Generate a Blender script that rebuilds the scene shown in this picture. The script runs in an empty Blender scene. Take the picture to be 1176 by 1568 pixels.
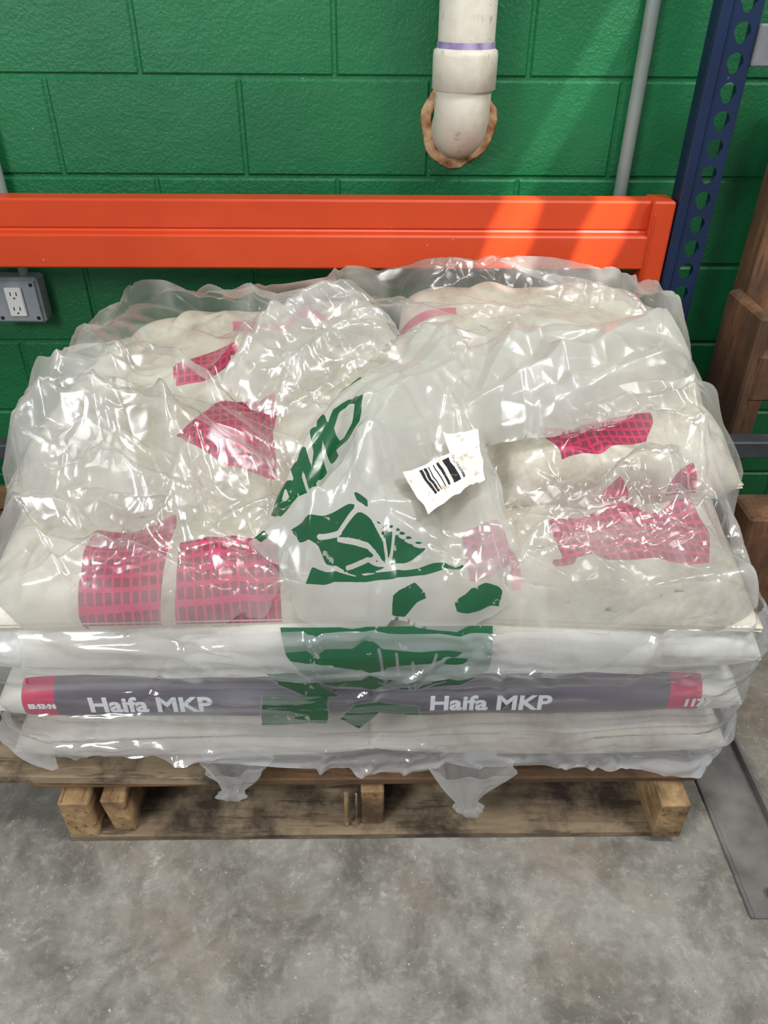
import bpy, math, random, numpy as np
from mathutils import Vector, Matrix
random.seed(4)
sc=bpy.context.scene
try: sc.view_settings.view_transform='Standard'
except Exception as e: print(e)
# ------------------------------------------------------------------ camera
F=1178.0; TH=math.radians(35.3); YAW=.02; ROLL=.01; CH=1.32
fwd=Vector((math.sin(YAW)*math.cos(TH),math.cos(YAW)*math.cos(TH),-math.sin(TH)))
r_=Vector((math.cos(YAW),-math.sin(YAW),0)); u_=r_.cross(fwd)
R=r_*math.cos(ROLL)+u_*math.sin(ROLL); U=u_*math.cos(ROLL)-r_*math.sin(ROLL)
cd=bpy.data.cameras.new('camera'); cam=bpy.data.objects.new('camera',cd); sc.collection.objects.link(cam)
cd.sensor_fit='VERTICAL'; cd.sensor_height=36; cd.lens=F/1568*36; cd.clip_start=.01
m=Matrix((R,U,-fwd)).transposed().to_4x4(); m.translation=Vector((0,0,CH)); cam.matrix_world=m
sc.camera=cam
# helpers: cast image pixels through the camera onto assumed planes, sloping load top / front
def top(a,b,up=0.):
    d=fwd+R*((a-588)/F)-U*((b-784)/F); t=(CH-.20-up)/(.375*d.y-d.z); return (d.x*t,d.y*t)
def frt(a,b,Y=.845):
    d=fwd+R*((a-588)/F)-U*((b-784)/F); t=Y/d.y; return (d.x*t,CH+d.z*t)
T_=lambda L:[top(*p) for p in L]
def up2(b): return min(.10,max(-.01,.095-(b-785)*.00074)) 
T2=lambda L:[top(p[0],p[1],up2(p[1])) for p in L]
T3=lambda L:[top(p[0],p[1],up2(p[1])*.55) for p in L]
Fr=lambda L:[frt(*p) for p in L]
# ------------------------------------------------------------------ numpy noise
def _h(ix,iy,s):
    v=np.sin(ix*127.1+iy*311.7+s*74.7)*43758.5453; return v-np.floor(v)
def vn(x,y,sc_,s=0):
    x=x*sc_; y=y*sc_; ix=np.floor(x); iy=np.floor(y); fx=x-ix; fy=y-iy
    fx=fx*fx*(3-2*fx); fy=fy*fy*(3-2*fy)
    a=_h(ix,iy,s);b=_h(ix+1,iy,s);c=_h(ix,iy+1,s);d=_h(ix+1,iy+1,s)
    return (a*(1-fx)+b*fx)*(1-fy)+(c*(1-fx)+d*fx)*fy-.5
def fbm(x,y,sc_,s=0,o=4):
    h=0;a=1
    for i in range(o): h=h+a*vn(x,y,sc_*2**i,s+i*3); a*=.55
    return h
def seg_d(X,Y,P):
    D=np.full(X.shape,9.)
    for (x0,y0),(x1,y1) in zip(P[:-1],P[1:]):
        dx,dy=x1-x0,y1-y0; L=dx*dx+dy*dy+1e-12
        t=np.clip(((X-x0)*dx+(Y-y0)*dy)/L,0,1)
        D=np.minimum(D,np.hypot(X-x0-t*dx,Y-y0-t*dy))
    return D
def creases(X,Y,n,seed,amp,lmin,lmax,wid,box,bias=None,spread=3.14):
    """linear fold lines with tapered ends, as pulled film makes"""
    rs=np.random.RandomState(seed); h=np.zeros(X.shape)
    wx=X+.02*vn(X,Y,7,seed)+.008*vn(X,Y,22,seed+1); wy=Y+.02*vn(X,Y,7,seed+2)+.008*vn(X,Y,22,seed+3)
    for i in range(n):
        cx=rs.uniform(box[0],box[1]); cy=rs.uniform(box[2],box[3]); an=(bias if bias is not None else 0)+rs.uniform(-spread/2,spread/2)
        L=rs.uniform(lmin,lmax); ww=wid*rs.uniform(.5,1.5); A=amp*rs.uniform(.35,1)*(1 if rs.rand()<.75 else -.7)
        ca,sa=math.cos(an),math.sin(an); u=((wx-cx)*ca+(wy-cy)*sa)/(L/2); v=(-(wx-cx)*sa+(wy-cy)*ca)
        # asymmetric fold: steep one side, long slope on the other
        tp=np.clip(1-u*u,0,1); ws=ww*(.35+.65*tp); v=np.where(v>0,v/ws,-v/(ws*2.2))
        h+=A*tp*np.clip(1-v,0,1)**1.3
    return h
def poly_sd(X,Y,P):
    D=seg_d(X,Y,P+[P[0]]); ins=np.zeros(X.shape,bool); n=len(P)
    for i in range(n):
        x0,y0=P[i]; x1,y1=P[(i+1)%n]
        if y0==y1: continue
        c=((y0>Y)!=(y1>Y))&(X<(x1-x0)*(Y-y0)/(y1-y0)+x0); ins^=c
    return np.where(ins,D,-D)
def union(X,Y,PL):
    o=np.full(X.shape,-1.)
    for P in PL: o=np.maximum(o,poly_sd(X,Y,P))
    return o
def snap(X,Y,sd,step):
    """slide the vertices just outside an outline onto it, so the cut edge is smooth"""
    gx_,gy_=np.gradient(sd,step); g2=np.clip(gx_**2+gy_**2,.25,4)
    mk=(sd<=0)&(sd>-1.45*step)
    return np.where(mk,X-sd*gx_/g2,X),np.where(mk,Y-sd*gy_/g2,Y),(sd>-1.45*step)
def blob(X,Y,p,s): 
    q=top(*p); return np.exp(-((X-q[0])/s)**2-((Y-q[1])/s)**2)
# ------------------------------------------------------------------ material helper
class N:
    def __init__(s,name):
        s.m=bpy.data.materials.new(name); s.m.use_nodes=True; s.t=s.m.node_tree; s.t.nodes.clear()
        s.out=s.t.nodes.new('ShaderNodeOutputMaterial')
    def set(s,i,b):
        if isinstance(b,bpy.types.NodeSocket): s.t.links.new(b,i)
        else: i.default_value=b
    def co(s,scale=(1,1,1)):
        t=s.t.nodes.new('ShaderNodeTexCoord'); mp=s.t.nodes.new('ShaderNodeMapping'); mp.inputs['Scale'].default_value=scale
        s.t.links.new(t.outputs['Object'],mp.inputs['Vector']); return mp.outputs[0]
    def noise(s,scale,detail=4,rough=.55,v=None,dist=0):
        nd=s.t.nodes.new('ShaderNodeTexNoise'); nd.inputs['Scale'].default_value=scale; nd.inputs['Detail'].default_value=detail
        nd.inputs['Roughness'].default_value=rough; nd.inputs['Distortion'].default_value=dist
        s.t.links.new(v if v else s.co(),nd.inputs['Vector']); return nd.outputs['Fac']
    def ramp(s,f,st):
        nd=s.t.nodes.new('ShaderNodeValToRGB'); e=nd.color_ramp.elements
        while len(e)<len(st): e.new(.5)
        for i,(p,c) in enumerate(st):
            e[i].position=p; e[i].color=(c[0],c[1],c[2],1) if isinstance(c,tuple) else (c,c,c,1)
        s.t.links.new(f,nd.inputs[0]); return nd.outputs['Color']
    def math(s,op,a,b=0.,c=0.):
        nd=s.t.nodes.new('ShaderNodeMath'); nd.operation=op; s.set(nd.inputs[0],a); s.set(nd.inputs[1],b); s.set(nd.inputs[2],c); return nd.outputs[0]
    def mix(s,f,a,b,bt='MIX'):
        nd=s.t.nodes.new('ShaderNodeMix'); nd.data_type='RGBA'; nd.blend_type=bt; s.set(nd.inputs[0],f)
        for i,v in((6,a),(7,b)):
            if isinstance(v,tuple): v=(v[0],v[1],v[2],1)
            s.set(nd.inputs[i],v)
        return nd.outputs[2]
    def attr(s,nm):
        nd=s.t.nodes.new('ShaderNodeAttribute'); nd.attribute_name=nm; return nd.outputs['Fac']
    def bump(s,h,st=.3,dist=.01,nrm=None):
        nd=s.t.nodes.new('ShaderNodeBump'); nd.inputs['Strength'].default_value=st; nd.inputs['Distance'].default_value=dist
        s.t.links.new(h,nd.inputs['Height']); 
        if nrm: s.t.links.new(nrm,nd.inputs['Normal'])
        return nd.outputs[0]
    def pbr(s,col,rough=.6,bump=None,metal=0,spec=.5):
        nd=s.t.nodes.new('ShaderNodeBsdfPrincipled')
        if isinstance(col,tuple): col=(col[0],col[1],col[2],1)
        s.set(nd.inputs['Base Color'],col); s.set(nd.inputs['Roughness'],rough); nd.inputs['Metallic'].default_value=metal
        nd.inputs['Specular IOR Level'].default_value=spec
        if bump: s.set(nd.inputs['Normal'],bump)
        s.t.links.new(nd.outputs[0],s.out.inputs[0]); return nd
def lin(r,g,b):
    f=lambda c:(c/255/12.92 if c/255<=.04045 else ((c/255+.055)/1.055)**2.4); return (f(r),f(g),f(b))
# ---- materials
def paint(name,c1,c2,rough=.4,sc_=6,bs=.15,scratch=None):
    a=N(name); n=a.noise(sc_,6); col=a.mix(a.ramp(n,[(.3,0.),(.7,1.)]),c1,c2)
    if scratch:
        n2=a.noise(60,3,.7); col=a.mix(a.ramp(n2,[(.71,0.),(.76,.8)]),col,scratch)
    a.pbr(col,rough,a.bump(a.noise(90,3),bs,.002)); return a.m
a=N('green_block_paint'); n=a.noise(2.2,5)
col=a.mix(a.ramp(n,[(.3,0.),(.7,1.)]),lin(13,92,50),lin(21,110,62))
spk=a.ramp(a.noise(150,2,.5),[(.78,0.),(.80,1.)]); col=a.mix(spk,col,lin(150,190,165))
b1=a.bump(a.noise(130,4,.65),.7,.003); b1=a.bump(a.noise(22,3),.35,.006,b1); a.pbr(col,a.math('MULTIPLY_ADD',a.noise(12),.2,.3),b1); M_WALL=a.m
a=N('concrete'); n=a.noise(1.6,8,.65); n2=a.noise(7,8,.7,dist=.4); n3=a.noise(45,6,.75)
col=a.mix(a.ramp(n,[(.32,0.),(.68,1.)]),lin(120,116,106),lin(164,160,150))
col=a.mix(a.ramp(n2,[(.36,.8),(.58,0.)]),col,lin(86,82,73)); col=a.mix(a.ramp(n3,[(.50,0.),(.72,.35)]),col,lin(200,196,188))
col=a.mix(a.ramp(a.noise(4,5,.6),[(.52,0.),(.72,.45)]),col,lin(132,106,78))
col=a.mix(a.ramp(a.noise(11,7,.8),[(.60,0.),(.68,.5)]),col,lin(204,200,192))
col=a.mix(a.ramp(a.noise(110,3,.7),[(.66,0.),(.72,.7)]),col,lin(214,211,204))
col=a.mix(a.ramp(a.noise(160,3,.7),[(.29,.7),(.34,0.)]),col,lin(74,70,64))
a.pbr(col,.75,a.bump(n3,.3,.004)); M_FLOOR=a.m
def wood(name,stretch,c1,c2,c3,stain=.5):
    a=N(name); v=a.co(stretch); g=a.noise(26,9,.75,v=v,dist=.8); g2=a.noise(8,5,.6,v=v); st=a.noise(7,6,.65)
    col=a.mix(a.ramp(g,[(.36,0.),(.62,1.)]),c1,c2); col=a.mix(a.ramp(g2,[(.42,0.),(.62,.8)]),col,c3)
    col=a.mix(a.ramp(st,[(.46,0.),(.60,stain)]),col,lin(54,44,34))
    col=a.mix(a.ramp(a.noise(70,4,.7,v=v),[(.56,0.),(.64,.7)]),col,lin(62,48,36))
    a.pbr(col,.8,a.bump(g,.6,.003)); return a.m
M_WX=wood('pallet_wood_x',(.1,1,1),lin(118,86,56),lin(158,122,84),lin(92,68,48))
M_WX2=wood('weathered_wood_x',(.1,1,1),lin(140,120,94),lin(178,158,128),lin(102,84,64),.9)
M_WY=wood('pallet_wood_y',(1,.12,1),lin(168,132,88),lin(202,170,122),lin(120,90,58),.7)
M_WZ=wood('timber_z',(1,1,.12),lin(106,72,48),lin(146,104,70),lin(78,52,36),.5)
M_OR=paint('orange_enamel',lin(192,60,20),lin(204,70,28),.38,5,.05,lin(225,150,120))
M_BLUE=paint('navy_enamel',lin(14,30,58),lin(20,40,72),.38,6,.05,lin(110,120,140))
M_STEEL=paint('grey_steel',lin(92,94,96),lin(122,124,126),.5,10,.1)
M_DSTEEL=paint('dark_steel',lin(46,48,52),lin(70,72,76),.55,10,.1)
M_RAIL=paint('worn_floor_steel',lin(86,84,80),lin(126,122,116),.7,14,.3)
M_GALV=paint('galvanised',lin(128,134,138),lin(160,166,170),.4,14,.1)
M_EMT=paint('conduit_steel',lin(120,130,124),lin(142,150,144),.4,8,.05)
a=N('pvc'); col=a.mix(a.ramp(a.noise(9,5,.6),[(.5,0.),(.75,1.)]),lin(222,215,198),lin(190,180,160))
col=a.mix(a.ramp(a.noise(30,4,.7),[(.60,0.),(.66,.6)]),col,lin(134,126,112)); a.pbr(col,.4); M_PVC=a.m
M_PRIMER=paint('purple_primer',lin(120,100,160),lin(190,180,200),.5,30)
M_FOAM=paint('expanding_foam',lin(126,66,18),lin(220,184,140),.8,40,.8)
M_WHITE=paint('white_plastic',lin(225,225,220),lin(235,235,230),.4,8)
M_BLACK=paint('black_plastic',lin(16,16,16),lin(24,24,24),.5,8)
M_TXT=paint('white_print',lin(240,240,244),lin(246,246,248),.5,8)
def bagmat(name,stripe,c1=(222,216,200),c2=(200,192,172)):
    a=N(name); n=a.noise(5,6,.6)
    cream=a.mix(a.ramp(n,[(.35,0.),(.7,1.)]),lin(*c1),lin(*c2))
    cream=a.mix(a.ramp(a.noise(7,6,.7),[(.48,0.),(.68,.65)]),cream,lin(140,124,102))
    co=a.t.nodes.new('ShaderNodeTexCoord'); sp=a.t.nodes.new('ShaderNodeSeparateXYZ'); a.t.links.new(co.outputs['Object'],sp.inputs[0])
    x,y,z=sp.outputs
    kx=a.math('ABSOLUTE',a.math('SINE',a.math('MULTIPLY',a.math('ADD',x,a.math('MULTIPLY',y,.12)),230)))
    ky=a.math('ABSOLUTE',a.math('SINE',a.math('MULTIPLY',a.math('ADD',y,a.math('MULTIPLY',x,-.08)),170)))
    g=a.math('MULTIPLY',a.math('GREATER_THAN',kx,.45),a.math('GREATER_THAN',ky,.5))
    pink=a.mix(g,lin(214,8,92),lin(140,2,58))
    pk=a.math('GREATER_THAN',a.attr('pink'),0.)
    col=a.mix(pk,cream,pink)
    pl=a.math('GREATER_THAN',a.attr('plain'),0.); col=a.mix(pl,col,lin(204,110,130))
    if stripe:
        z0,z1=stripe
        ms=a.math('MULTIPLY',a.math('GREATER_THAN',z,z0),a.math('LESS_THAN',z,z1)); ms=a.math('MULTIPLY',ms,a.math('LESS_THAN',y,.88))
        ax=a.math('ABSOLUTE',a.math('ADD',x,.012))
        gc=a.mix(a.math('GREATER_THAN',ax,.505),lin(96,86,102),lin(205,28,86))
        gc=a.mix(a.math('GREATER_THAN',ax,.558),gc,lin(225,222,212))
        col=a.mix(ms,col,gc)
    a.pbr(col,.38,a.bump(a.noise(40,5),.2,.003)); return a.m
M_BAG=bagmat('bag_sack',None); M_BAGF=bagmat('bag_sack_front',None,(236,234,226),(222,216,200)); M_BAGS=bagmat('bag_sack_stripe',(.284,.372),(236,234,226),(222,216,200)); M_BAGL=bagmat('bag_sack_low',None,(222,216,206),(200,190,174))  # top sacks darker than front ones: dirt plus shade put into the colour
# translucent polythene. haze is a per-vertex attribute (scuffed / multi-layer areas, plus highlights painted along creases)
def film(name,col=(.9,.9,.88),green=False,spec=.10,stretch=(1,1,1),bs=.5,rough=.13,vs=20,trc=(.97,.97,.96)):
    a=N(name); v=a.co(stretch)
    vo=a.t.nodes.new('ShaderNodeTexVoronoi'); vo.feature='DISTANCE_TO_EDGE'; vo.inputs['Scale'].default_value=vs
    nz=a.t.nodes.new('ShaderNodeTexNoise'); nz.inputs['Scale'].default_value=9; nz.inputs['Detail'].default_value=2; a.t.links.new(v,nz.inputs['Vector'])
    nv=a.t.nodes.new('ShaderNodeVectorMath'); nv.operation='MULTIPLY_ADD'; a.t.links.new(nz.outputs['Color'],nv.inputs[0]); nv.inputs[1].default_value=(.2,.2,.2); a.t.links.new(v,nv.inputs[2])
    a.t.links.new(nv.outputs[0],vo.inputs['Vector'])
    h=a.math('ADD',a.math('MULTIPLY',a.math('MINIMUM',vo.outputs['Distance'],.35),a.math('MULTIPLY',a.attr('rough'),1.0)),a.math('MULTIPLY',nz.outputs['Fac'],.9))
    nrm=a.bump(h,bs,.02)
    lw=a.t.nodes.new('ShaderNodeLayerWeight'); lw.inputs['Blend'].default_value=.5; a.t.links.new(nrm,lw.inputs['Normal'])
    tr=a.t.nodes.new('ShaderNodeBsdfTransparent'); tr.inputs[0].default_value=(trc[0],trc[1],trc[2],1)
    df=a.t.nodes.new('ShaderNodeBsdfDiffuse'); tl=a.t.nodes.new('ShaderNodeBsdfTranslucent')
    c=(col[0],col[1],col[2],1)
    f3=a.math('POWER',lw.outputs['Facing'],3.)
    hz=a.math('MINIMUM',a.math('MULTIPLY_ADD',f3,.5,a.attr('haze')),.95)
    if green:
        gm=a.math('GREATER_THAN',a.attr('green'),0.)
        wear=a.ramp(a.noise(38,3,.7),[(.64,1.),(.67,.35)]); gm=a.math('MULTIPLY',gm,wear)
        cc=a.mix(gm,c[:3],lin(0,92,50)); a.set(df.inputs[0],cc); a.set(tl.inputs[0],cc)
        hz=a.math('MAXIMUM',hz,a.math('MULTIPLY',gm,.95))
    else:
        df.inputs[0].default_value=c; tl.inputs[0].default_value=c
    a.t.links.new(nrm,df.inputs['Normal'])
    ms=a.t.nodes.new('ShaderNodeMixShader'); ms.inputs[0].default_value=.3; a.t.links.new(df.outputs[0],ms.inputs[1]); a.t.links.new(tl.outputs[0],ms.inputs[2])
    m2=a.t.nodes.new('ShaderNodeMixShader'); a.t.links.new(hz,m2.inputs[0]); a.t.links.new(tr.outputs[0],m2.inputs[1]); a.t.links.new(ms.outputs[0],m2.inputs[2])
    gl=a.t.nodes.new('ShaderNodeBsdfGlossy'); gl.inputs['Roughness'].default_value=rough; a.t.links.new(nrm,gl.inputs['Normal'])
    fr=a.math('MULTIPLY_ADD',f3,.5,spec)
    m3=a.t.nodes.new('ShaderNodeMixShader'); a.t.links.new(fr,m3.inputs[0]); a.t.links.new(m2.outputs[0],m3.inputs[1]); a.t.links.new(gl.outputs[0],m3.inputs[2])
    a.t.links.new(m3.outputs[0],a.out.inputs[0]); return a.m
M_FILM=film('stretch_film',(.76,.74,.69),rough=.2,spec=.07)
M_LOOSE=film('loose_film',(.78,.76,.71),rough=.19,spec=.075,bs=.35,vs=16)
M_FILMF=film('stretch_film_front',(.86,.86,.86),stretch=(.22,.22,1.5),bs=.35)
M_TORN=film('torn_bag_film',(.74,.73,.67),green=True,spec=.075,bs=.2,rough=.2,vs=12)
M_PRINT=film('printed_liner_film',(.9,.9,.88),green=True,bs=.15)
a=N('paper_label'); gm=a.math('GREATER_THAN',a.attr('ink'),0.)
col=a.mix(gm,lin(226,220,212),lin(20,20,22)); col=a.mix(a.ramp(a.noise(60,5,.7),[(.57,0.),(.66,.6)]),col,lin(170,140,110)); a.pbr(col,.6); M_LABEL=a.m
# ------------------------------------------------------------------ mesh helpers
def link(o,par=None):
    sc.collection.objects.link(o)
    if par: o.parent=par
    return o
def empty(name):
    o=bpy.data.objects.new(name,None); sc.collection.objects.link(o); return o
def obj(name,V,Fc,mats,par=None,smooth=False,attrs=None,mi=None):
    me=bpy.data.meshes.new(name); me.from_pydata([tuple(map(float,v)) for v in V],[],[tuple(map(int,f)) for f in Fc])
    for mt in (mats if isinstance(mats,list) else [mats]): me.materials.append(mt)
    if mi is not None:
        for p,i in zip(me.polygons,mi): p.material_index=i
    if smooth: me.polygons.foreach_set('use_smooth',[True]*len(me.polygons))
    if attrs:
        for k,v in attrs.items():
            at=me.attributes.new(k,'FLOAT','POINT'); at.data.foreach_set('value',np.asarray(v,dtype=np.float32).ravel())
    me.update(); return link(bpy.data.objects.new(name,me),par)
def grid(name,X,Y,Z,mat,par=None,attrs=None,mask=None):
    n,k=X.shape; V=np.stack([X.ravel(),Y.ravel(),Z.ravel()],1)
    i=np.arange(n*k).reshape(n,k)
    a_,b_,c_,d_=i[:-1,:-1],i[:-1,1:],i[1:,1:],i[1:,:-1]
    Q=np.stack([a_.ravel(),d_.ravel(),c_.ravel(),b_.ravel()],1)
    if mask is not None:
        mk=mask.ravel(); Q=Q[mk[Q].all(1)]
        used=np.unique(Q); rm=-np.ones(n*k,int); rm[used]=np.arange(len(used)); V=V[used]; Q=rm[Q]
        if attrs: attrs={k2:np.asarray(v).ravel()[used] for k2,v in attrs.items()}
    return obj(name,V,Q,mat,par,True,attrs)
class Box:
    def __init__(s): s.V=[];s.F=[];s.M=[]
    def add(s,x0,x1,y0,y1,z0,z1,mi=0,rot=0,bev=.003,jit=0):
        b=min(bev,(x1-x0)/3,(y1-y0)/3,(z1-z0)/3); cx,cy=(x0+x1)/2,(y0+y1)/2
        c,sn=math.cos(rot),math.sin(rot)
        idx={}
        for i,X in enumerate((x0,x1)):
            for j,Y in enumerate((y0,y1)):
                for k,Z in enumerate((z0,z1)):
                    sx=1 if i==0 else -1; sy=1 if j==0 else -1; sz=1 if k==0 else -1
                    jx=random.uniform(-jit,jit) if jit else 0
                    for ax in range(3):
                        p=[X+(0 if ax==0 else sx*b)+jx,Y+(0 if ax==1 else sy*b)+jx,Z+(0 if ax==2 else sz*b)]
                        q=(cx+(p[0]-cx)*c-(p[1]-cy)*sn,cy+(p[0]-cx)*sn+(p[1]-cy)*c,p[2])
                        idx[(i,j,k,ax)]=len(s.V); s.V.append(q)
        f=[]
        for i in(0,1): f.append([idx[(i,j,k,0)] for j,k in((0,0),(1,0),(1,1),(0,1))])
        for j in(0,1): f.append([idx[(i,j,k,1)] for i,k in((0,0),(1,0),(1,1),(0,1))])
        for k in(0,1): f.append([idx[(i,j,k,2)] for i,j in((0,0),(1,0),(1,1),(0,1))])
        for i in(0,1):
            for j in(0,1): f.append([idx[(i,j,0,0)],idx[(i,j,1,0)],idx[(i,j,1,1)],idx[(i,j,0,1)]])
        for i in(0,1):
            for k in(0,1): f.append([idx[(i,0,k,0)],idx[(i,1,k,0)],idx[(i,1,k,2)],idx[(i,0,k,2)]])
        for j in(0,1):
            for k in(0,1): f.append([idx[(0,j,k,1)],idx[(1,j,k,1)],idx[(1,j,k,2)],idx[(0,j,k,2)]])
        for i in(0,1):
            for j in(0,1):
                for k in(0,1): f.append([idx[(i,j,k,0)],idx[(i,j,k,1)],idx[(i,j,k,2)]])
        s.F+=f; s.M+=[mi]*len(f)
    def make(s,name,mats,par=None):
        o=obj(name,s.V,s.F,mats,par,mi=s.M)
        import bmesh
        bm=bmesh.new(); bm.from_mesh(o.data); bmesh.ops.recalc_face_normals(bm,faces=bm.faces); bm.to_mesh(o.data); bm.free(); return o
def tube(name,P,rad,mat,par=None,n=28,cap=False):
    P=[Vector(p) for p in P]; V=[];Fc=[]
    if not isinstance(rad,(list,tuple)): rad=[rad]*len(P)
    prev=None
    for i,p in enumerate(P):
        a_=P[max(i-1,0)]; b_=P[min(i+1,len(P)-1)]; t=(b_-a_)
        if t.length<1e-7: t=prev
        t=t.normalized(); prev=t
        x=Vector((1,0,0)) if abs(t.x)<.9 else Vector((0,1,0)); s1=t.cross(x).normalized(); s2=t.cross(s1)
        for k in range(n):
            an=2*math.pi*k/n; V.append(p+(s1*math.cos(an)+s2*math.sin(an))*rad[i])
    for i in range(len(P)-1):
        for k in range(n):
            Fc.append((i*n+k,i*n+(k+1)%n,(i+1)*n+(k+1)%n,(i+1)*n+k))
    if cap: Fc.append(tuple(range(n))[::-1]); Fc.append(tuple(range((len(P)-1)*n,len(P)*n)))
    return obj(name,V,Fc,mat,par,not cap)
# ------------------------------------------------------------------ room
WY=1.845
B=Box(); B.add(-3,3,-1.6,2.1,-.1,0,bev=.001); B.make('floor',M_FLOOR)
V=[];Fc=[]
rowh=.196; bw=.406; z0=-.046
row=0
while z0<2.7:
    off=(.0 if row%2 else bw/2)
    for c in range(-9,9):
        xa=c*bw+off-.278; xb=xa+bw
        g=.0025; e=.005; za,zb=max(z0,0),z0+rowh
        i=len(V)
        V+=[(xa+g,WY+e,za+g),(xb-g,WY+e,za+g),(xb-g,WY+e,zb-g),(xa+g,WY+e,zb-g),
            (xa+g+e,WY,za+g+e),(xb-g-e,WY,za+g+e),(xb-g-e,WY,zb-g-e),(xa+g+e,WY,zb-g-e)]
        Fc+=[(i+4,i+5,i+6,i+7),(i,i+1,i+5,i+4),(i+1,i+2,i+6,i+5),(i+2,i+3,i+7,i+6),(i+3,i,i+4,i+7)]
    z0+=rowh; row+=1
i=len(V); V+=[(-4,WY+.0045,0),(4,WY+.0045,0),(4,WY+.0045,2.75),(-4,WY+.0045,2.75),(-4,WY+.15,0),(4,WY+.15,0),(4,WY+.15,2.75),(-4,WY+.15,2.75)]
Fc+=[(i,i+1,i+2,i+3),(i+5,i+4,i+7,i+6),(i+3,i+2,i+6,i+7),(i,i+3,i+7,i+4),(i+1,i+5,i+6,i+2)]
obj('wall_back',V,Fc,M_WALL)
# ------------------------------------------------------------------ drain pipe
dp=empty('drain_pipe')
px=.188; py=1.768
tube('pipe',[(px,py,1.16),(px,py,2.3)],.056,M_PVC,dp,40)
tube('primer_band',[(px,py,1.190),(px,py,1.203)],.0575,M_PRIMER,dp,40)
tube('coupling',[(px,py,1.118),(px,py,1.121),(px,py,1.180),(px,py,1.188),(px,py,1.192)],[.058,.0645,.0645,.063,.057],M_PVC,dp,40)
arc=[(px,py,1.13)]
for k in range(13):
    an=math.pi/2*k/12; arc.append((px,py+.07-.07*math.cos(an),1.105-.07*math.sin(an)*1.0))
arc.append((px,WY+.03,1.035))
tube('elbow',arc,.057,M_PVC,dp,40)
V=[];Fc=[];n=120;k2=8
for i in range(n):
    an=2*math.pi*i/n; rr=.070+.003*math.sin(3*an+1)+.002*math.sin(7*an)+random.uniform(-.001,.001)
    for j in range(k2):
        bb=2*math.pi*j/k2; q=.012
        V.append((px+math.cos(an)*(rr+q*math.cos(bb)),WY-.0005+.14*q*math.sin(bb),1.043+math.sin(an)*(rr+q*math.cos(bb))*1.06))
for i in range(n):
    for j in range(k2): Fc.append((i*k2+j,((i+1)%n)*k2+j,((i+1)%n)*k2+(j+1)%k2,i*k2+(j+1)%k2))
obj('foam_seal',V,Fc,M_FOAM,dp,True)
cp=empty('conduit_pipe'); tube('tube',[(.562,1.825,0.0),(.562,1.825,2.4)],.0145,M_EMT,cp)
B=Box()
for zz in(.55,1.35,1.9): B.add(.535,.589,1.822,WY,zz,zz+.02)
B.make('strap',M_GALV,cp)
ob=empty('electrical_outlet')
ox=-.842; oz=.665
B=Box(); B.add(ox-.058,ox+.058,WY-.05,WY,oz-.055,oz+.055,bev=.006); B.make('metal_box',M_GALV,ob)
B=Box(); B.add(ox-.052,ox+.052,WY-.054,WY-.049,oz-.049,oz+.049,bev=.002); B.make('cover_plate',M_GALV,ob)
B=Box(); B.add(ox-.02,ox+.02,WY-.060,WY-.053,oz-.035,oz+.035,bev=.003); B.make('receptacle',M_WHITE,ob)
B=Box()
for dz in(-.018,.018):
    for dx in(-.007,.007): B.add(ox+dx-.0012,ox+dx+.0012,WY-.0606,WY-.0598,oz+dz-.002,oz+dz+.007,bev=.0002)
    B.add(ox-.002,ox+.002,WY-.0606,WY-.0598,oz+dz-.010,oz+dz-.006,bev=.0002)
for dx in(-.043,.043):
    for dz in(-.04,.04): B.add(ox+dx-.004,ox+dx+.004,WY-.056,WY-.053,oz+dz-.004,oz+dz+.004,bev=.001)
B.make('slots_and_screws',M_BLACK,ob)
tube('conduit',[(ox+.022,WY-.025,oz+.05),(ox+.022,WY-.02,2.4)],.011,M_EMT,ob)
# ------------------------------------------------------------------ rack beam
rb=empty('rack_beam')
prof=[(1.700,.925),(1.742,.925),(1.742,.785),(1.682,.785),(1.678,.789),(1.678,.853),(1.682,.857),(1.697,.860),(1.700,.864),(1.697,.868),(1.696,.921)]
V=[];Fc=[]
for x in(-1.6,.600):
    for (y,z) in prof: V.append((x,y,z-.004))
n=len(prof)
for i in range(n): Fc.append((i,(i+1)%n,n+(i+1)%n,n+i))
Fc+=[tuple(range(n)),tuple(range(2*n-1,n-1,-1))]
obj('beam_body',V,Fc,M_OR,rb)
B=Box(); B.add(.592,.640,1.676,1.745,.735,.925,bev=.004); B.add(.596,.60,1.672,1.676,.70,.90,bev=.001)
B.make('end_connector',M_OR,rb)
# ------------------------------------------------------------------ rack upright
ru=empty('rack_upright')
def perf(name,x0,x1,y,z0,z1,pitch,par,mat,th=.003):
    V=[];Fc=[];z=z0;cx=(x0+x1)/2+.002
    while z<z1-1e-6:
        zt=z+pitch; cz=(z+zt)/2; i=len(V)
        V+=[(x0,y,z),(x1,y,z),(x1,y,zt),(x0,y,zt)]
        L=[];m_=20
        for k in range(m_):
            an=2*math.pi*k/m_-math.pi/2
            rr=.0165 if math.sin(an)>-.1 else .012
            L.append((cx+rr*math.cos(an),y,cz+.0185*math.sin(an)))
        V+=L; j=i+4
        right=[j+k for k in range(0,m_//2+1)]; left=[j+k for k in range(m_//2,m_)]+[j]
        cb=len(V); V+=[(cx,y,z),(cx,y,zt)]
        Fc.append((cb,i+1,i+2,cb+1)+tuple(right[::-1]))
        Fc.append((cb+1,i+3,i,cb)+tuple([j]+left[::-1][1:]))
        z=zt
    o=obj(name,V,Fc,mat,par)
    md=o.modifiers.new('s','SOLIDIFY'); md.thickness=th; md.offset=0; return o
perf('slotted_face',.668,.722,1.690,0,2.4,.05,ru,M_BLUE)
B=Box()
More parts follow.
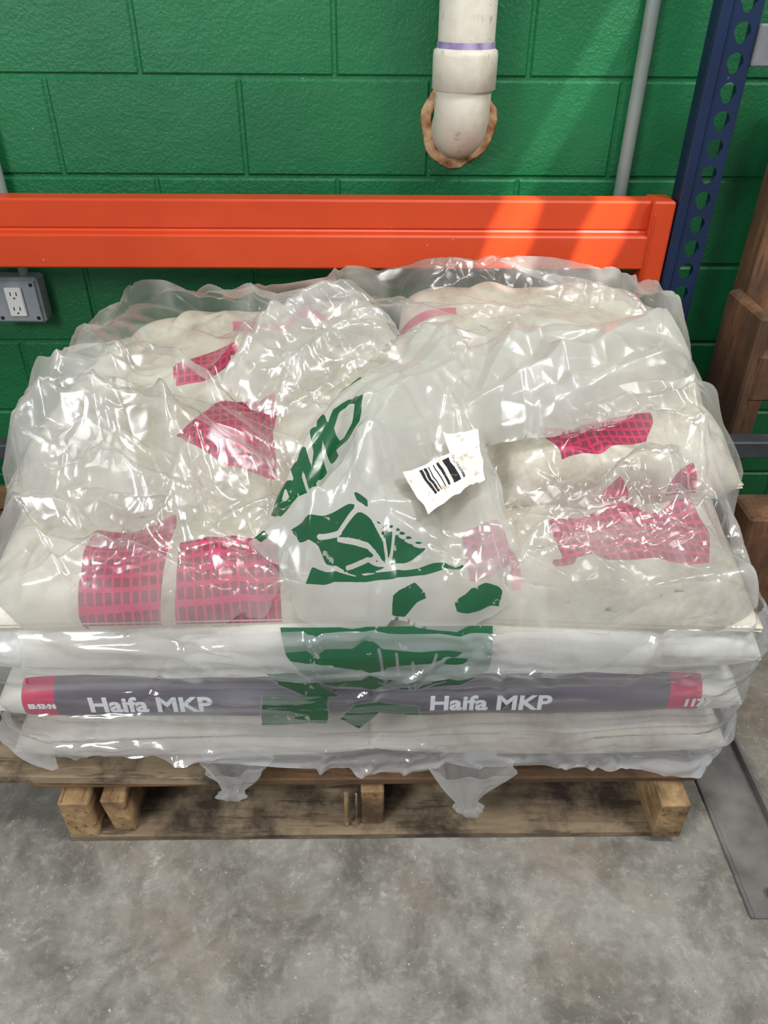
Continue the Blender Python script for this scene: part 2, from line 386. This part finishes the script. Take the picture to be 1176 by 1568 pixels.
B.add(.645,.668,1.678,1.693,0,2.4,bev=.004); B.add(.645,.650,1.69,1.73,0,2.4,bev=.001)
B.add(.722,.7265,1.688,1.73,0,2.4,bev=.001); B.add(.60,.78,1.67,1.79,0,.008,bev=.001)
B.make('channel',M_BLUE,ru)
B=Box(); B.add(.765,1.6,1.67,1.70,1.185,1.225,bev=.003);B.add(.7265,.775,1.68,1.70,1.17,1.24,bev=.003); B.make('cross_brace',M_STEEL,ru)
fr=empty('floor_rail')
B=Box(); B.add(.645,.652,.66,1.66,0,.007,bev=.002); B.add(.75,.757,.66,1.66,0,.022,bev=.002); B.add(.652,.75,.66,1.66,0,.004,bev=.001); B.make('channel_steel',M_RAIL,fr)
tube('bolt',[(.70,.70,.004),(.70,.70,.02)],.012,M_STEEL,fr,6,True)
# right clutter
B=Box(); B.add(.865,.98,1.72,1.80,0,1.12,bev=.004,jit=.004); B.make('timber_post',M_WZ)
cr=empty('wooden_crate')
B=Box(); B.add(.80,1.2,1.30,1.40,.0,.38,bev=.006,jit=.004);B.add(.80,.825,1.50,1.68,.0,.74,bev=.006,jit=.012); B.add(.825,1.2,1.50,1.53,.55,.66,bev=.006,jit=.005);B.add(.80,1.2,1.30,1.66,.0,.02,bev=.004); B.make('boards',M_WZ,cr)
B=Box(); B.add(.735,1.6,1.42,1.46,.455,.495,bev=.003);B.add(1.5,1.54,1.42,1.46,0,.455,bev=.003);B.add(.768,.795,1.42,1.46,0,.455,bev=.003); B.make('steel_shelf_frame',M_DSTEEL)
# left clutter
lp=empty('wooden_pallet')
B=Box()
for k in range(7): B.add(-1.95,-.76,.95+k*.125,1.05+k*.125,.125,.143)
for y in(.95,1.36,1.74): B.add(-1.95,-.76,y,y+.04,.016,.125,)
for x in(-1.95,-1.4,-.86): B.add(x,x+.1,.95,1.79,0,.016)
B.make('boards',M_WX,lp)
B=Box(); B.add(-1.6,-.735,1.57,1.61,.36,.40,bev=.003); B.add(-.745,-.715,1.57,1.61,.0,.40,bev=.003);B.add(-1.63,-1.6,1.57,1.61,.16,.40,bev=.003); B.make('steel_bar',M_DSTEEL)
# ------------------------------------------------------------------ main pallet
mp=empty('wooden_pallet.001')
B=Box()
B.add(-.555,-.50,.812,1.78,.018,.118,1,jit=.004); B.add(-.478,-.435,.822,1.78,.018,.116,1,jit=.004)
B.add(-.02,.022,.835,1.78,.018,.116,1); B.add(.512,.565,.80,1.78,.018,.118,1,jit=.003)
B.add(-.56,.57,.96,1.0,0,.018,0); B.add(-.56,.57,1.24,1.36,0,.018,0); B.add(-.56,.57,1.64,1.78,0,.018,0)
B.add(-.555,.565,.815,.955,0,.017,0)
B.make('frame',[M_WX2,M_WY],mp)
B=Box()
B.add(-.60,.585,.846,.95,.118,.142,0,rot=.0,jit=.004)
for k in range(7): B.add(-.60,.60,.97+k*.118,1.07+k*.118,.118,.140,0)
B.add(-.74,-.25,.835,.965,.142,.164,1,rot=-.02); B.add(-.66,.0,1.02,1.12,.140,.160,1)
B.make('deck_boards',[M_WX,M_WX2],mp)
B=Box(); B.add(-.05,-.042,.828,.836,.018,.118,rot=.2); B.add(-.03,-.026,.828,.832,.018,.118,rot=.2); B.make('splinters',M_WY,mp)
# ------------------------------------------------------------------ bags
def pillow_h(b,X,Y):
    cx,cy,w,d,z0,z1,rot,tx,ty,ex=b
    c,s=math.cos(rot),math.sin(rot); dx=X-cx; dy=Y-cy
    uu=(dx*c+dy*s)/(w/2); vv=(-dx*s+dy*c)/(d/2)
    q=np.clip(1-np.abs(uu)**6,0,1)*np.clip(1-np.abs(vv)**5,0,1)
    return np.where(q>0,(z0+z1)/2+tx*dx+ty*dy+(z1-z0)/2*q**ex,-1)
low=[]
for li,(z0,z1) in enumerate(((.166,.278),(.268,.392),(.38,.50))):
    for cx in (-.305,.305):
        for cy in (1.055,1.46): low.append(((cx,cy,.62,.41,z0,z1,0,0,0,.35),li,cy<1.2))
upp=[(-.31,1.085,.60,.43,.46,.595,.05,-.03,.13,.6),(.31,1.085,.61,.43,.455,.59,-.05,.0,.13,.6),
(-.31,1.46,.6,.42,.50,.65,0,0,.05,.5),(.32,1.46,.6,.42,.50,.66,0,0,.05,.5),
(-.22,1.47,.56,.36,.59,.72,.22,.06,.10,.5),(.34,1.46,.58,.38,.61,.76,-.10,0,.10,.5),
(-.39,1.24,.42,.34,.54,.67,-.22,.0,.2,.5),(.02,1.26,.46,.36,.545,.685,.35,0,.2,.5),(.41,1.25,.42,.36,.555,.705,.12,0,.2,.5)]
allb=[b[0] for b in low]+upp
pinkP=[T_(L) for L in (
 [(278,845),(428,826),(428,938),(266,952)],[(142,805),(268,790),(245,950),(118,940)],
 [(838,795),(945,745),(1000,765),(1052,725),(1095,785),(1090,858),(860,860)],
 [(708,820),(760,795),(795,870),(720,890)],[(270,655),(330,612),(425,602),(420,725),(330,712)],
 [(822,690),(992,652),(985,705),(850,748)],[(262,530),(362,502),(354,566),(268,578)],[(840,865),(880,855),(880,870),(845,875)])]
plainP=[T_(L) for L in ([(610,470),(700,462),(700,478),(612,488)],[(350,460),(500,450),(500,470),(350,480)],[(780,870),(795,868),(795,905),(780,905)])]
bs=empty('fertilizer_bag_stack')
def mkbag(b,i,res,mat,printed):
    cx,cy,w,d,z0,z1,rot,tx,ty,ex=b
    s=np.linspace(-1,1,res[0]); t=np.linspace(-1,1,res[1])
    uu=np.sign(s)*(1-(1-np.abs(s))**2.2); vv=np.sign(t)*(1-(1-np.abs(t))**2.2)
    UU,VV=np.meshgrid(uu,vv,indexing='ij')
    c,sn=math.cos(rot),math.sin(rot)
    dx=UU*w/2; dy=VV*d/2
    if not printed: dy=dy-.006*fbm(dx+cx,VV*0+i,5,i,3)
    X=cx+dx*c-dy*sn; Y=cy+dx*sn+dy*c
    q=(np.clip(1-np.abs(UU)**6,0,1)*np.clip(1-np.abs(VV)**5,0,1))**ex
    zc=(z0+z1)/2+tx*(X-cx)+ty*(Y-cy)
    if printed: wr=(fbm(X,Y,5,i*3,3)*.028+creases(X,Y,30,i+50,.016,.08,.28,.025,(cx-w/2,cx+w/2,cy-d/2,cy+d/2)))*np.clip(q,0,1)
    else: zc=zc+.006*vn(X,X*0,4,i); wr=fbm(X,Y,9,i,2)*.006
    Zt=zc+(z1-z0)/2*q+wr-.007; Zb=zc-(z1-z0)/2*q
    n,k=X.shape; ii=np.arange(n*k).reshape(n,k)
    A=np.stack([X.ravel(),Y.ravel(),Zt.ravel()],1); Bm=np.stack([X.ravel(),Y.ravel(),Zb.ravel()],1)
    Q=np.stack([ii[:-1,:-1].ravel(),ii[1:,:-1].ravel(),ii[1:,1:].ravel(),ii[:-1,1:].ravel()],1)
    Q2=Q[:,::-1]+n*k; neg=-np.ones(n*k)
    wx=A[:,0]+.012*vn(A[:,0],A[:,1],22,i); wy=A[:,1]+.012*vn(A[:,0],A[:,1],22,i+9)
    pk=union(wx,wy,pinkP) if printed else neg; pl=union(wx,wy,plainP) if printed else neg
    return obj('bag_%d'%i,np.vstack([A,Bm]),np.vstack([Q,Q2]),mat,bs,True,{'pink':np.hstack([pk,neg]),'plain':np.hstack([pl,neg])})
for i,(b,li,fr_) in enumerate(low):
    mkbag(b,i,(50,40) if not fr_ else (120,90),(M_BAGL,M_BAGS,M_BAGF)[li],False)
for j,b in enumerate(upp): mkbag(b,20+j,(150,120),M_BAG,True)
def text(s,x,z,size,y,mat,par,name,sx=1.):
    c=bpy.data.curves.new(name,'FONT'); c.body=s; c.size=size; c.align_x='LEFT'; c.offset=.0014; c.extrude=.0003
    c.materials.append(mat); o=link(bpy.data.objects.new(name,c),par); o.location=(x,y,z); o.rotation_euler=(math.pi/2,0,0); o.scale=(sx,1,1); return o
text('Haifa MKP',-.452,.341,.046,.829,M_TXT,bs,'lettering_1',1.0)
text('Haifa MKP',.092,.341,.046,.829,M_TXT,bs,'lettering_2',1.0)
text('1177',.503,.347,.022,.829,M_TXT,bs,'lettering_3')
text('12-52-34',-.548,.350,.012,.829,M_TXT,bs,'lettering_4')
# ------------------------------------------------------------------ film height field
gx=np.arange(-.80,.801,.005); gy=np.arange(.70,1.85,.005); GX,GY=np.meshgrid(gx,gy,indexing='ij')
H=np.full(GX.shape,.36)
for b in allb: H=np.maximum(H,pillow_h(b,GX,GY))
def blur(A,k,it=2):
    for _ in range(it):
        for ax in(0,1):
            P=np.pad(A,[(k,k) if a_==ax else (0,0) for a_ in(0,1)],mode='edge'); C=np.cumsum(P,ax); C=np.insert(C,0,0,ax)
            n=A.shape[ax]; A=(np.take(C,np.arange(2*k+1,2*k+1+n),ax)-np.take(C,np.arange(n),ax))/(2*k+1)
    return A
Fm=H.copy()
for _ in range(5): Fm=np.maximum(H,blur(Fm,8,1))
Fm=np.maximum(blur(Fm,2,1),H)
tent=lambda cx,cy,sx,sy,h:h*np.exp(-((GX-cx)/sx)**2-((GY-cy)/sy)**2)
inside=np.clip((.66-np.abs(GX))/.06,0,1)*np.clip((GY-.86)/.05,0,1)*np.clip((1.70-GY)/.06,0,1)
Fm+=inside*(tent(-.50,1.50,.20,.2,.06)+tent(.0,1.6,.3,.10,.035)+tent(.45,1.62,.25,.08,.02)+tent(-.55,1.2,.12,.15,.04)+tent(0,1.08,.08,.25,.04))
def samp(A,x,y):
    fx=np.clip((x+.80)/.005,0,len(gx)-1.001); fy=np.clip((y-.70)/.005,0,len(gy)-1.001)
    ix=fx.astype(int); iy=fy.astype(int); a_=fx-ix; b_=fy-iy
    return (A[ix,iy]*(1-a_)+A[ix+1,iy]*a_)*(1-b_)+(A[ix,iy+1]*(1-a_)+A[ix+1,iy+1]*a_)*b_
def ridges(X,Y,RL,warp=.012,T=T_):
    X=X+warp*vn(X,Y,14,5); Y=Y+warp*vn(X,Y,14,9)
    h=np.zeros(X.shape)
    for L,A,w in RL:
        d=seg_d(X,Y,T(L)); h=np.maximum(h,A*np.clip(1-d/(w*2.6),0,1)**1.4)
    return h
filmR=[([(20,650),(110,600),(250,590),(330,640)],.03,.02),([(30,640),(140,700),(300,760),(330,860)],.03,.02),([(250,650),(300,700),(260,800)],.03,.015),
([(210,445),(330,470),(400,500)],.03,.02),([(330,600),(420,500),(540,470)],.035,.02),([(380,470),(480,540),(520,620)],.03,.02),([(530,420),(700,430),(860,410),(945,425)],.03,.02),
([(200,440),(120,500),(70,580)],.03,.015),([(860,740),(1000,700),(1060,720)],.03,.015),([(1040,700),(1090,800),(1060,870)],.025,.015),([(820,690),(960,650),(1090,640)],.03,.02),
([(340,830),(420,800),(450,870)],.03,.015),([(800,880),(900,930),(1080,910)],.02,.015),([(960,470),(1070,480),(1100,600)],.02,.02),([(160,800),(220,880),(300,940)],.02,.012),([(950,760),(990,810),(1070,850)],.02,.012),
([(40,930),(200,900),(330,930),(440,915)],.02,.02),([(790,930),(900,910),(1020,935),(1130,910)],.02,.02),([(150,560),(200,640),(330,700),(420,730)],.03,.02),([(820,640),(900,690),(1060,660)],.03,.02)]
BX=(-.64,.64,.88,1.66)
wrap=empty('stretch_wrap')
nx,ny=500,380
A_=np.linspace(-1,1,nx); B_=np.linspace(-1,1,ny); AA,BB=np.meshgrid(A_,B_,indexing='ij')
k_=1/np.maximum((np.abs(AA)**7+np.abs(BB)**7)**(1/7)/np.maximum(np.maximum(np.abs(AA),np.abs(BB)),1e-6),1)
X=AA*k_*.655; Y=1.265+BB*k_*.425
edge=vn(AA,BB,6,2)*.02; X=X+edge*np.abs(AA)**4; Y=Y+edge*np.abs(BB)**4
ins=samp(inside,X,Y)
rough=np.clip(fbm(X,Y,4,41,3)*1.2+.12+.5*blob(X,Y,(450,560),.12)+.4*blob(X,Y,(980,880),.10)+.5*blob(X,Y,(900,480),.12)+.5*blob(X,Y,(60,740),.1),0,1)
cre=creases(X,Y,50,5,.034,.16,.50,.030,BX,-.7,1.8)+creases(X,Y,90,15,.018,.08,.30,.015,BX,-.5,2.4)+creases(X,Y,170,6,.008,.04,.18,.008,BX)*rough+creases(X,Y,200,7,.0045,.02,.09,.0055,BX)*rough
Z=samp(Fm,X,Y)+.014+np.maximum(ridges(X,Y,filmR)+cre*ins,-.006)
rim=np.maximum(np.abs(AA),np.abs(BB)); drop=np.clip((rim-.955)/.045,0,1)
Z=Z-drop**2*.03
streak=creases(X,Y,140,27,1.0,.08,.40,.015,BX,-.6,2.2)
haze=.04+.30*np.clip(fbm(X,Y,4,77,4)*1.7+.20,0,1)+.10*rough+.10*drop+.26*np.clip(streak,0,1)+np.clip(cre-.004,0,.04)*5+.14*np.clip((.97-Y)/.10,0,1)  # white along streaks and creases: highlights put into the haze
for p_,s_,k2 in (((345,890),.10,.8),((190,890),.08,.7),((970,800),.12,.8),((370,670),.08,.6),((310,540),.07,.6),((900,700),.08,.6),((230,540),.15,.3)): haze=haze*(1-k2*blob(X,Y,p_,s_))
haze=np.clip(haze,.03,.65)
grid('top_film',X,Y,Z,M_FILM,wrap,{'haze':haze,'rough':rough})
# loose, bunched film lying over the left and right of the load
def loose(name,out,rid,seed,bias,off,h0,clear=(),step=.003,amp=.034):
    P=T3(out); x0=min(p[0] for p in P)-.02;x1=max(p[0] for p in P)+.02;y0=max(.845,min(p[1] for p in P)-.02);y1=max(p[1] for p in P)+.02
    XX,YY=np.meshgrid(np.arange(x0,x1,step),np.arange(y0,y1,step),indexing='ij')
    sd=poly_sd(XX,YY,P)+vn(XX,YY,14,seed)*.016+vn(XX,YY,50,seed+1)*.005
    XX,YY,mk=snap(XX,YY,sd,step)
    bx=(x0,x1,y0,y1)
    c1=creases(XX,YY,20,seed,amp,.14,.40,.032,bx,bias,1.5)+creases(XX,YY,46,seed+1,.013,.06,.24,.013,bx,bias,2.2)
    c2=creases(XX,YY,70,seed+2,.005,.03,.12,.006,bx,bias,2.8)
    ease=.35+.65*np.clip(sd/.04,0,1)
    Z=samp(blur(Fm,3,2),XX,YY)+off+(ridges(XX,YY,rid,T=T3)+c1)*ease+c2-np.clip(.012-np.maximum(sd,0),0,.03)*1.0
    Z=np.maximum(Z,samp(Fm,XX,YY)+.022)
    hz=h0+.35*fbm(XX,YY,6,seed+5,3)+np.clip(c1,-.01,.04)*7+.10*np.clip(.012-np.abs(sd),0,.012)/.012
    for p_,s_ in clear: hz=hz*(1-.7*blob(XX,YY,p_,s_))
    grid(name,XX,YY,Z,M_LOOSE,wrap,{'haze':np.clip(hz,.04,.62),'rough':np.clip(.35+.7*vn(XX,YY,7,seed),0,1)},mask=mk)
loose('loose_film_1',[(15,655),(60,622),(150,582),(260,592),(340,612),(425,625),(415,740),(340,785),(325,835),(395,845),(430,900),(400,935),(210,965),(110,945),(150,850),(110,790),(25,745)],
 [([(20,665),(110,640),(250,650),(330,700),(400,720)],.04,.022),([(60,700),(180,740),(280,790),(330,830)],.04,.022),([(250,640),(300,700),(270,800),(220,900)],.035,.02)],121,-.75,.038,.12,(((345,880),.11),((190,880),.06),((370,670),.07)))
loose('loose_film_2',[(785,790),(850,742),(960,702),(1040,700),(1090,760),(1112,860),(1085,925),(960,940),(830,930),(790,895),(805,840)],
 [([(800,850),(900,760),(1040,715)],.035,.022),([(940,750),(990,800),(1080,850)],.035,.02),([(800,885),(930,900),(1070,890)],.03,.02)],141,.5,.034,.11,(((970,800),.12),))
loose('loose_film_3',[(335,600),(375,520),(430,470),(520,455),(590,480),(610,520),(560,570),(500,610),(440,640),(380,620)],
 [([(350,590),(430,500),(560,475)],.035,.022),([(390,600),(480,560),(580,520)],.03,.02)],161,.6,.045,.16)
ns,nz=1100,80
def skirt(name,off,z0,z1,seed,mat,flare):
    S=np.linspace(0,1,ns+1); ZZ=np.linspace(0,1,nz)
    hw,hd,rc=.62,.405,.09
    L=[hw*2-2*rc,math.pi/2*rc,hd*2-2*rc,math.pi/2*rc]*2; tot=sum(L)
    pos=[];nor=[]
    for s in S:
        d=s*tot; k=0
        while d>L[k]+1e-9 and k<7: d-=L[k];k+=1
        if k==0: p=(-hw+rc+d,-hd);n_=(0,-1)
        elif k==1: an=-math.pi/2+d/rc; p=(hw-rc+rc*math.cos(an),-hd+rc+rc*math.sin(an));n_=(math.cos(an),math.sin(an))
        elif k==2: p=(hw,-hd+rc+d);n_=(1,0)
        elif k==3: an=d/rc;p=(hw-rc+rc*math.cos(an),hd-rc+rc*math.sin(an));n_=(math.cos(an),math.sin(an))
        elif k==4: p=(hw-rc-d,hd);n_=(0,1)
        elif k==5: an=math.pi/2+d/rc;p=(-hw+rc+rc*math.cos(an),hd-rc+rc*math.sin(an));n_=(math.cos(an),math.sin(an))
        elif k==6: p=(-hw,hd-rc-d);n_=(-1,0)
        else: an=math.pi+d/rc;p=(-hw+rc+rc*math.cos(an),-hd+rc+rc*math.sin(an));n_=(math.cos(an),math.sin(an))
        pos.append(p);nor.append(n_)
    pos=np.array(pos);nor=np.array(nor); arc=S*tot
    SS,Zp=np.meshgrid(arc,ZZ,indexing='ij')
    zlow=z0+vn(SS,SS*0,4,seed)*.03+vn(SS,SS*0,15,seed)*.014+vn(SS,SS*0,50,seed)*.004
    zlow=zlow+.02*np.clip((-.25-pos[:,0][:,None])/.1,0,1)
    Zw=zlow+(z1-zlow)*Zp
    bul=.014*np.abs(np.sin((Zw-.150)/.118*math.pi))**.5
    lo=np.clip((.275-Zw)/.08,0,1)
    wr=creases(SS,Zw,200,seed,.008,.15,.8,.007,(0,tot,.15,.52),0,.14)+creases(SS,Zw,140,seed+1,.012,.05,.2,.010,(0,tot,.17,.28))*lo+creases(SS,Zw,160,seed+3,.010,.03,.20,.009,(0,tot,.39,.52))
    o_=off+bul+wr*(1+lo)+flare*np.clip(.2-Zw,0,1)+lo*.004
    lean=np.clip((Zw-.44)/.1,0,1)**1.5*.03
    Xs=pos[:,0][:,None]+nor[:,0][:,None]*(o_-lean); Ys=1.26+pos[:,1][:,None]+nor[:,1][:,None]*(o_-lean)
    st=creases(SS,Zw,200,seed+9,1.,.1,.6,.006,(0,tot,.2,.52),0,.1)
    hz=np.clip(.05+.18*np.clip(fbm(SS*.6,Zw*5,5,seed,3)+.3,0,1)+.34*lo+.16*np.clip((Zw-.41)/.08,0,1)+.22*np.clip(st,0,1),.04,.6)
    grid(name,Xs,Ys,Zw,mat,wrap,{'haze':hz,'rough':.25+.7*lo})
skirt('side_film',.018,.208,.50,11,M_FILMF,.05)
def tail(name,x,y,z0,z1,r0,seed):
    n,k=60,80; t=np.linspace(0,1,n); an=np.linspace(0,2*np.pi,k)
    TT,AN=np.meshgrid(t,an,indexing='ij')
    rr=r0*(1-TT)**1.3+.008+.015*np.exp(-((TT-.90)/.09)**2)
    rr=rr*(1+.14*np.sin(AN*3+TT*3+seed)+.10*np.sin(AN*8-TT*2))
    X_=x+rr*np.cos(AN)+.012*np.sin(TT*4+seed)*TT; Y_=y+rr*.5*np.sin(AN); Z_=z0+(z1-z0)*TT
    grid(name,X_,Y_,Z_,M_FILMF,wrap,{'haze':np.full(TT.shape,.30),'rough':np.full(TT.shape,.6)})
tail('tail_1',-.235,.820,.225,.120,.050,1); tail('tail_2',.172,.816,.22,.072,.060,3)
# ------------------------------------------------------------------ printed liner on the front
xs=np.linspace(-.23,.26,400); zs=np.linspace(.15,.50,300); XX,ZZ_=np.meshgrid(xs,zs,indexing='ij')
gp=[Fr(L) for L in ([(425,955),(760,945),(745,1010),(700,1035),(640,1042),(560,1040),(500,1035),(480,1030),(440,990)],
 [(412,1015),(455,1015),(520,1052),(470,1052),(425,1030)],[(402,1052),(505,1052),(500,1090),(402,1095)],[(520,1085),(545,1065),(580,1060),(640,1068),(640,1080),(580,1075),(550,1100)])]
WXX=XX+.006*vn(XX,ZZ_,30,7); WZZ=ZZ_+.004*vn(XX,ZZ_,40,8)
gr=union(WXX,WZZ,gp)
for L in ([(580,985),(590,1030)],[(628,1045),(612,1020),(605,990)],[(632,1040),(632,1000)],[(634,1042),(655,1020),(665,990)],[(580,1030),(625,1048),(680,1030)],[(455,1012),(500,1035),(560,1040)]):
    gr=np.minimum(gr,seg_d(WXX,WZZ,Fr(L))-.0024)
Yl=.826+.003*vn(XX,ZZ_,12,3)-.003*np.abs(np.sin((ZZ_-.150)/.118*math.pi))
Ysl=Yl+np.clip((ZZ_-.45)/.05,0,1)**2*.03
grid('printed_liner',XX,Ysl,ZZ_,M_PRINT,wrap,{'green':gr,'haze':np.full(gr.shape,.05),'rough':np.full(gr.shape,.2)},mask=(gr>-.004))
# ------------------------------------------------------------------ torn bag lying on the top
tb=empty('torn_plastic_bag')
outline=T2([(645,475),(668,470),(700,475),(722,512),(760,500),(792,468),(812,490),(850,488),(1030,463),(1072,540),(1052,592),(930,640),(850,655),(742,640),(775,690),(790,770),(800,830),(770,900),(790,930),(700,958),(600,945),(540,958),(455,945),(430,860),(380,800),(415,765),(412,735),(430,690),(470,640),(520,600),(600,530)])
xs=np.arange(-.42,.62,.0028); ys=np.arange(.83,1.62,.0028); XX,YY=np.meshgrid(xs,ys,indexing='ij')
sd=poly_sd(XX,YY,outline)+vn(XX,YY,18,5)*.010+vn(XX,YY,60,6)*.004
XX,YY,tmk=snap(XX,YY,sd,.0028)
tornR=[([(640,485),(560,560),(470,650),(420,740)],.035,.035),([(715,520),(725,560),(690,600),(740,680),(770,780)],.035,.03),([(700,560),(620,620),(560,700),(530,780)],.05,.035),
([(785,500),(740,600),(850,650)],.035,.03),([(1010,490),(900,560),(740,610)],.045,.035),([(1050,550),(850,640)],.055,.03),([(1020,490),(1056,545)],.05,.03),([(690,500),(650,560),(560,640)],.035,.03),
([(440,925),(560,940),(700,925)],.03,.02),([(550,700),(600,790),(660,850)],.025,.025),([(430,760),(530,790),(640,760)],.03,.02),([(780,700),(790,830),(740,920)],.025,.015),
([(850,495),(900,515),(1010,505)],.025,.02),([(690,590),(700,650),(760,660)],.035,.02)]
BT=(-.2,.55,.85,1.5)
cr1=creases(XX,YY,30,61,.028,.14,.40,.035,BT,1.0,1.8)+creases(XX,YY,60,62,.009,.05,.20,.014,BT)+creases(XX,YY,70,63,.004,.02,.10,.007,(-.2,.3,.85,1.2))
ease=np.clip(sd/.045,0,1); tr_=ridges(XX,YY,tornR,T=T2)*(.2+.8*ease)
Zt=samp(blur(Fm,6,2),XX,YY)+.044+tr_+cr1*(.3+.7*ease)
Zt=Zt-np.clip(.012-np.maximum(sd,0),0,.03)*1.2
Zt=np.maximum(Zt,samp(Fm,XX,YY)+.026)
gpoly=[T2(L) for L in (
 [(445,810),(480,822),(540,808),(600,822),(655,850),(630,880),(600,900),(540,915),(500,895),(490,870),(460,850)],
 [(540,785),(560,785),(560,805),(545,800)],[(620,905),(700,868),(712,878),(650,912),(600,925),(470,930),(480,905),(540,918)],
 [(600,938),(635,928),(655,938),(620,947),(600,946)],[(695,937),(720,926),(765,932),(760,942),(700,944)],[(380,800),(400,795),(410,812),(395,815)])]
WX_=XX+.010*vn(XX,YY,16,31); WY_=YY+.010*vn(XX,YY,16,32)
gsd=union(WX_,WY_,gpoly)
for L,w in (([(560,810),(585,850),(592,895)],.0022),([(600,822),(598,860),(594,895)],.0022),([(520,860),(560,870),(590,895)],.0022),([(490,855),(520,850),(545,815),(560,812)],.0022),([(545,812),(640,850),(655,850)],.0018),([(590,900),(640,885),(655,855)],.0018),([(592,896),(560,890),(530,905)],.0018)):
    gsd=np.minimum(gsd,seg_d(WX_,WY_,T2(L))-w)
for L in ([(516,682),(505,655),(515,635),(535,628),(550,640),(545,665),(530,682),(516,682)],
 [(492,640),(512,700)],[(480,655),(494,712)],[(492,640),(480,712)],
 [(462,675),(480,730)],[(448,690),(466,742)],[(462,675),(450,725)],[(430,712),(422,740),(436,752),(448,735),(440,715),(430,712)]):
    gsd=np.maximum(gsd,.0064-seg_d(XX,YY,T2(L)))
for L in ([(415,745),(430,765),(450,760)],[(490,632),(520,605),(550,588)]):
    gsd=np.maximum(gsd,.004-seg_d(XX,YY,T2(L)))
hz=np.clip(.30+.5*fbm(XX,YY,4,91,3)+np.clip(cr1,-.01,.03)*7+tr_*4+.10*(XX>.25),.12,.75)  # bright ridges, clear valleys: fold light and shade put into the haze
grid('torn_sheet',XX,YY,Zt,M_TORN,tb,{'green':gsd,'haze':hz,'rough':np.clip(.35+.5*vn(XX,YY,5,8),0,1)},mask=tmk)
def labelmesh(c4,name,par,bars=True):
    n,k=110,70; s=np.linspace(0,1,n);t=np.linspace(0,1,k); SS,TT=np.meshgrid(s,t,indexing='ij')
    P=[top(p[0],p[1],.10) for p in c4]
    X_=(P[0][0]*(1-SS)+P[1][0]*SS)*(1-TT)+(P[3][0]*(1-SS)+P[2][0]*SS)*TT
    Y_=(P[0][1]*(1-SS)+P[1][1]*SS)*(1-TT)+(P[3][1]*(1-SS)+P[2][1]*SS)*TT
    X_=X_+.004*vn(SS,TT,5,3); Y_=Y_+.006*vn(SS,TT,6,4)
    ink=-np.ones(SS.shape)
    if bars:
        rs=np.random.RandomState(3); q=(SS*44).astype(int); rb_=rs.rand(60)>.45
        ink=np.where(rb_[q]&(SS>.16)&(SS<.90)&(TT>.08)&(TT<.74),1.,-1.)
    Z_=samp(blur(Fm,5,2),X_,Y_)+.098+.010*vn(X_,Y_,14,3)
    return grid(name,X_,Y_,Z_,M_LABEL,par,{'ink':ink})
labelmesh([(618,735),(704,683),(728,742),(655,792)],'barcode_label',tb)
labelmesh([(680,666),(730,660),(744,740),(712,750)],'backing_paper',tb,False)
# ------------------------------------------------------------------ lights
w=bpy.data.worlds.new('world'); sc.world=w; w.use_nodes=True; bg=w.node_tree.nodes['Background']; bg.inputs[0].default_value=(.82,.88,.98,1); bg.inputs[1].default_value=.38
def area(name,loc,tgt,sx,sy,p,col=(1,1,1)):
    l=bpy.data.lights.new(name,'AREA'); l.shape='RECTANGLE'; l.size=sx; l.size_y=sy; l.energy=p; l.color=col
    o=link(bpy.data.objects.new(name,l)); o.location=loc; o.rotation_euler=(Vector(tgt)-Vector(loc)).to_track_quat('-Z','Y').to_euler(); return o
area('window_light',(-1.7,-.9,2.3),(0,1.2,.4),.9,.9,50,(.95,.98,1))
area('added_highlight_strip',(.2,.5,3.2),(0,1.2,.4),1.4,.12,30,(1,.98,.95))  # unseen strip light, added overhead for glossy highlights on the film
area('skylight',(1.7,.3,3.0),(.4,1.5,.5),.6,.6,42,(1,1,1))
def spot(name,loc,tgt,p,ang,sx,blend=.3,roll=0):
    l=bpy.data.lights.new(name,'SPOT'); l.energy=p; l.spot_size=math.radians(ang); l.spot_blend=blend; l.shadow_soft_size=.01
    o=link(bpy.data.objects.new(name,l)); o.location=loc
    q=(Vector(tgt)-Vector(loc)).to_track_quat('-Z','Y'); o.rotation_euler=(q.to_matrix()@Matrix.Rotation(roll,3,'Z')).to_euler(); o.scale=(sx,1,1); return o
spot('sun_shaft_1',(1.3,-.6,3.0),(.30,1.68,.85),850,5,.35,.4,-.45)
spot('sun_shaft_2',(1.3,-.6,3.0),(.50,1.68,.86),850,5,.35,.4,-.45)
spot('sun_shaft_3',(1.3,-.6,3.0),(.46,1.84,1.15),220,16,.08,.5,-.6)
